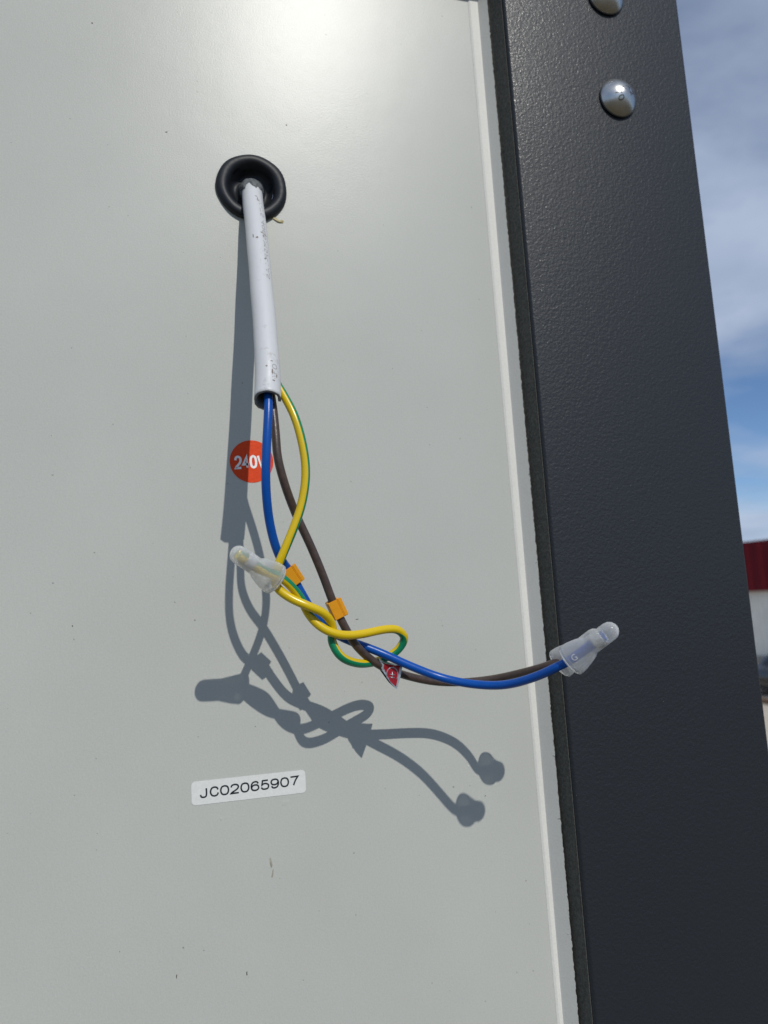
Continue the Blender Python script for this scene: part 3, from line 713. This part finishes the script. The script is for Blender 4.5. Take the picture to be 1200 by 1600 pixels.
# clip-on orange wire markers: a C-shaped sleeve with a flat lip
def marker(c, label, twist):
    a, b = P(c[0]), P(c[1]); d = (b - a).normalized(); ln = .0062
    mid = (a + b) / 2
    view = (V((0, -.275, Z0)) - mid).normalized()
    u = d.cross(view).normalized(); w = u.cross(d).normalized()
    u, w = u * cos(twist) + w * sin(twist), w * cos(twist) - u * sin(twist)
    outer = [(-.0022, -.0020), (.0020, -.0021), (.0023, -.0016), (.0023, .0014), (.0019, .0020), (.0010, .0021), (-.0010, .0022), (-.0012, .0019), (-.0014, .0022), (-.0027, .0021), (-.0028, .0014)]
    inner = [(-.00150, -.0013), (.0013, -.0014), (.0015, -.0011), (.0015, .0008), (.0012, .0013), (.0008, .00150), (-.0008, .00155), (-.0010, .00148), (-.0011, .00155), (-.0017, .0014), (-.0018, .0009)]
    n = len(outer); vs = []; fs = []
    for s in (-ln / 2, ln / 2):
        for pr in (outer, inner):
            for x, y in pr: vs.append(mid + d * s + u * x + w * y)
    for base, q in ((0, 0), (n, 1)):
        for i in range(n - 1): fs.append((base + i, base + i + 1, 2 * n + base + i + 1, 2 * n + base + i))
    for e in (0, 2 * n):
        for i in range(n - 1): fs.append((e + i, e + i + 1, e + n + i + 1, e + n + i))
    for i in (0, n - 1): fs.append((i, n + i, 3 * n + i, 2 * n + i))
    o = mesh('wire_marker', vs, fs, M_ORANGE, None, smooth=False)
    bm = bmesh.new(); bm.from_mesh(o.data)
    bmesh.ops.bevel(bm, geom=[e for e in bm.edges if len(e.link_faces) == 2 and e.calc_face_angle(0) > .9], offset=.00018, segments=2, affect='EDGES'); bm.to_mesh(o.data); bm.free()
    tag(o, label, 'wire marker', 'orange clip-on wire markers')
marker(MARK_BLUE, 'orange clip-on marker on the blue wire, beside the crimp cap', .2)
marker(MARK_BROWN, 'orange clip-on marker on the brown wire, above the yellow loop', .15)

# red foil flag folded round the brown wire
def flag():
    pts = [P(p) for p in FLAG]
    t = thing('foil_flag', 'small red and silver foil flag label hanging below the wire crossing', 'label', tuple(pts[5]))
    c = sum(pts, V()) / len(pts)
    nrm = (V((0, -.275, Z0)) - c).normalized(); th = .00016
    def curl(p, k): return p - nrm * k
    n = len(pts)
    def sheet(name, ps, off, mat, thick=th):
        m = len(ps)
        vs = [p + nrm * off for p in ps] + [p + nrm * (off - thick) for p in ps]
        fs = [tuple(range(m)), tuple(range(m, 2 * m))] + [(i, (i + 1) % m, m + (i + 1) % m, m + i) for i in range(m)]
        o = mesh(name, vs, fs, mat, None, smooth=False); adopt(o, t); return o
    sheet('foil', pts, 0, M_FOIL)
    # rear leaf, pinched against the front one at the tip, passing behind the wire
    rear = [pts[0] - nrm * .0046, pts[1] - nrm * .0050, pts[2] - nrm * .0052, pts[3] - nrm * .0046, pts[4] - nrm * .0030, pts[5] - nrm * .0004, pts[6] - nrm * .0016 + V((-.0006, 0, 0)), pts[7] - nrm * .0036 + V((-.0008, 0, 0))]
    sheet('rear_leaf', rear, 0, M_FOIL)
    e1 = [pts[0], pts[1], pts[2], pts[3]]; e2 = [rear[0], rear[1], rear[2], rear[3]]
    vs = []; fs = []
    for k in range(7):
        f = k / 6
        for p, q in zip(e1, e2): vs.append(p.lerp(q, f) + V((0, 0, .0006)) * sin(pi * f))
    for k in range(6):
        for i in range(3): fs.append((k * 4 + i, k * 4 + i + 1, k * 4 + 5 + i, k * 4 + 4 + i))
    o = mesh('fold', vs, fs, M_FOIL, None); adopt(o, t)
    red = [c.lerp(p, .86) if i not in (3, 4) else c.lerp(p, .76) for i, p in enumerate(pts)]
    red[1] = c.lerp(pts[1], .95); red[2] = c.lerp(pts[2], .95); red[7] = c.lerp(pts[7], .72); red[6] = c.lerp(pts[6], .95)
    sheet('red_print', red, .00006, M_RED, .00004)
    # silver ring and bars of the emblem
    cc = c + V((.0002, 0, -.0012)); ex = V((1, 0, 0)); ez = V((0, 0, 1)); rx = []
    for k in range(23):
        a = radians(205 - 250 * k / 22); rx.append(cc + ex * .0020 * cos(a) + ez * .0024 * sin(a) + nrm * .00010)
    e = tube('emblem_ring', rx, .00017, M_FOIL, None, None, 6); adopt(e, t)
    for (x0, z0, x1, z1) in ((-.0009, .0002, .0010, -.0002), (-.0009, -.0007, .0008, -.0011), (.0000, .0011, .0001, -.0016)):
        e = tube('emblem_bar', [cc + ex * x0 + ez * z0 + nrm * .0001, cc + ex * x1 + ez * z1 + nrm * .0001], .00013, M_FOIL, None, None, 6); adopt(e, t)
flag()

# ------------------------------------------------------------------ stickers
GLYPH = {   # centre lines in a unit box; a third value 1 marks a sharp corner
 '0': [[(.5, 1), (.16, .9), (0, .5), (.16, .1), (.5, 0), (.84, .1), (1, .5), (.84, .9), (.5, 1)]],
 '2': [[(.03, .70), (.12, .90), (.48, 1), (.86, .91), (.97, .70), (.82, .47), (.42, .25), (.10, .10), (0, 0, 1), (1, 0)]],
 '4': [[(.72, 0), (.72, 1, 1), (0, .30, 1), (1, .30)]],
 '5': [[(.92, 1), (.20, 1, 1), (.10, .50, 1), (.30, .62), (.58, .64), (.90, .52), (.98, .31), (.84, .07), (.5, 0), (.14, .07), (.02, .25)]],
 '6': [[(.94, .76), (.80, .95), (.52, 1), (.18, .88), (.02, .48), (.14, .10), (.50, 0), (.86, .09), (.98, .31), (.86, .55), (.52, .63), (.20, .54), (.06, .36)]],
 '7': [[(0, 1), (1, 1, 1), (.62, .52), (.36, 0)]],
 'J': [[(.80, 1), (.80, .30), (.70, .07), (.42, 0), (.14, .08), (.04, .32)]],
 'C': [[(.97, .68), (.84, .91), (.52, 1), (.18, .90), (0, .5), (.18, .10), (.52, 0), (.86, .10), (.99, .34)]],
 'V': [[(0, 1), (.5, 0, 1), (1, 1)]]}
GLYPH['9'] = [[(1 - p[0], 1 - p[1]) for p in GLYPH['6'][0]]]
def stroke_text(s, cx, cz, adv, gw, gh, sw, rot, y, mat, parent):
    vs = []; fs = []; x0 = -adv * (len(s) - 1) / 2 - gw / 2
    for i, ch in enumerate(s):
        for path in GLYPH[ch]:
            pts = [(x0 + i * adv + p[0] * gw, (p[1] - .5) * gh) for p in path]
            runs = []; cur = []
            for q, p in zip(pts, path):
                cur.append(V((q[0], q[1], 0)))
                if len(p) > 2: runs.append(cur); cur = [V((q[0], q[1], 0))]
            runs.append(cur); line = []
            for r_ in runs:
                sm = spline(r_, 6)[0] if len(r_) > 2 else r_
                line += sm if not line else sm[1:]
            n = len(line); closed = (line[0] - line[-1]).length < 1e-7; k0 = len(vs)
            for j in range(n):
                a = line[j] - line[j - 1] if j > 0 else (line[-1] - line[-2] if closed else line[1] - line[0])
                b = line[j + 1] - line[j] if j < n - 1 else (line[1] - line[0] if closed else a)
                a = a.normalized(); b = b.normalized(); m = (a + b).normalized(); nr = V((-m.y, m.x, 0))
                h = sw / 2 / max(.42, m.dot(b))
                for sd in (1, -1): vs.append(line[j] + nr * h * sd)
            fs += [(k0 + 2 * j, k0 + 2 * j + 1, k0 + 2 * j + 3, k0 + 2 * j + 2) for j in range(n - 1)]
    out_ = [(cx + v.x * cos(rot) - v.y * sin(rot), y, cz + v.x * sin(rot) + v.y * cos(rot)) for v in vs]
    me = bpy.data.meshes.new('lettering'); me.from_pydata(out_, [], fs); me.update()
    bm = bmesh.new(); bm.from_mesh(me); bm.normal_update()
    for f in bm.faces:
        if f.normal.y > 0: f.normal_flip()
    bm.to_mesh(me); bm.free()
    o = link('lettering', me, mat); adopt(o, parent); return o
def sheet_xz(name, pts, y, th, mat, parent):
    n = len(pts); vs = [(x, y, z) for x, z in pts] + [(x, y - th, z) for x, z in pts]
    fs = [tuple(range(n, 2 * n))] + [(i, (i + 1) % n, n + (i + 1) % n, n + i) for i in range(n)]
    o = mesh(name, vs, fs, mat, None, smooth=False); adopt(o, parent); return o
SX, SZ = .0283, 3.5170
s1 = thing('round_sticker', 'round orange red sticker reading 240V on the pale panel', 'sticker', (SX, 0, SZ))
sheet_xz('disc', [(SX + .00808 * cos(2 * pi * k / 64), SZ + .00808 * sin(2 * pi * k / 64)) for k in range(64)], -.00002, .0001, M_STICKER, s1)
stroke_text('240V', SX - .0008, SZ - .0002, .00282, .00198, .0043, .00084, radians(2.4), -.00015, M_WHITE, s1)
s2 = thing('serial_sticker', 'off white rectangular sticker reading JC02065907 on the pale panel', 'sticker', (.0232, 0, 3.3998))
rr = []
for (cx, cz, a0) in ((.0431 - .0014, 3.4036 - .0014, 0), (.0033 + .0014, 3.4040 - .0014, 90), (.0033 + .0014, 3.3961 + .0014, 180), (.0431 - .0014, 3.3957 + .0014, 270)):
    rr += [(cx + .0014 * cos(radians(a0 + 15 * k)), cz + .0014 * sin(radians(a0 + 15 * k))) for k in range(7)]
sheet_xz('paper', rr, -.00002, .0001, M_PAPER, s2)
stroke_text('JC02065907', .0233, 3.40005, .00350, .00265, .00292, .00056, radians(0.5), -.00015, M_INK, s2)
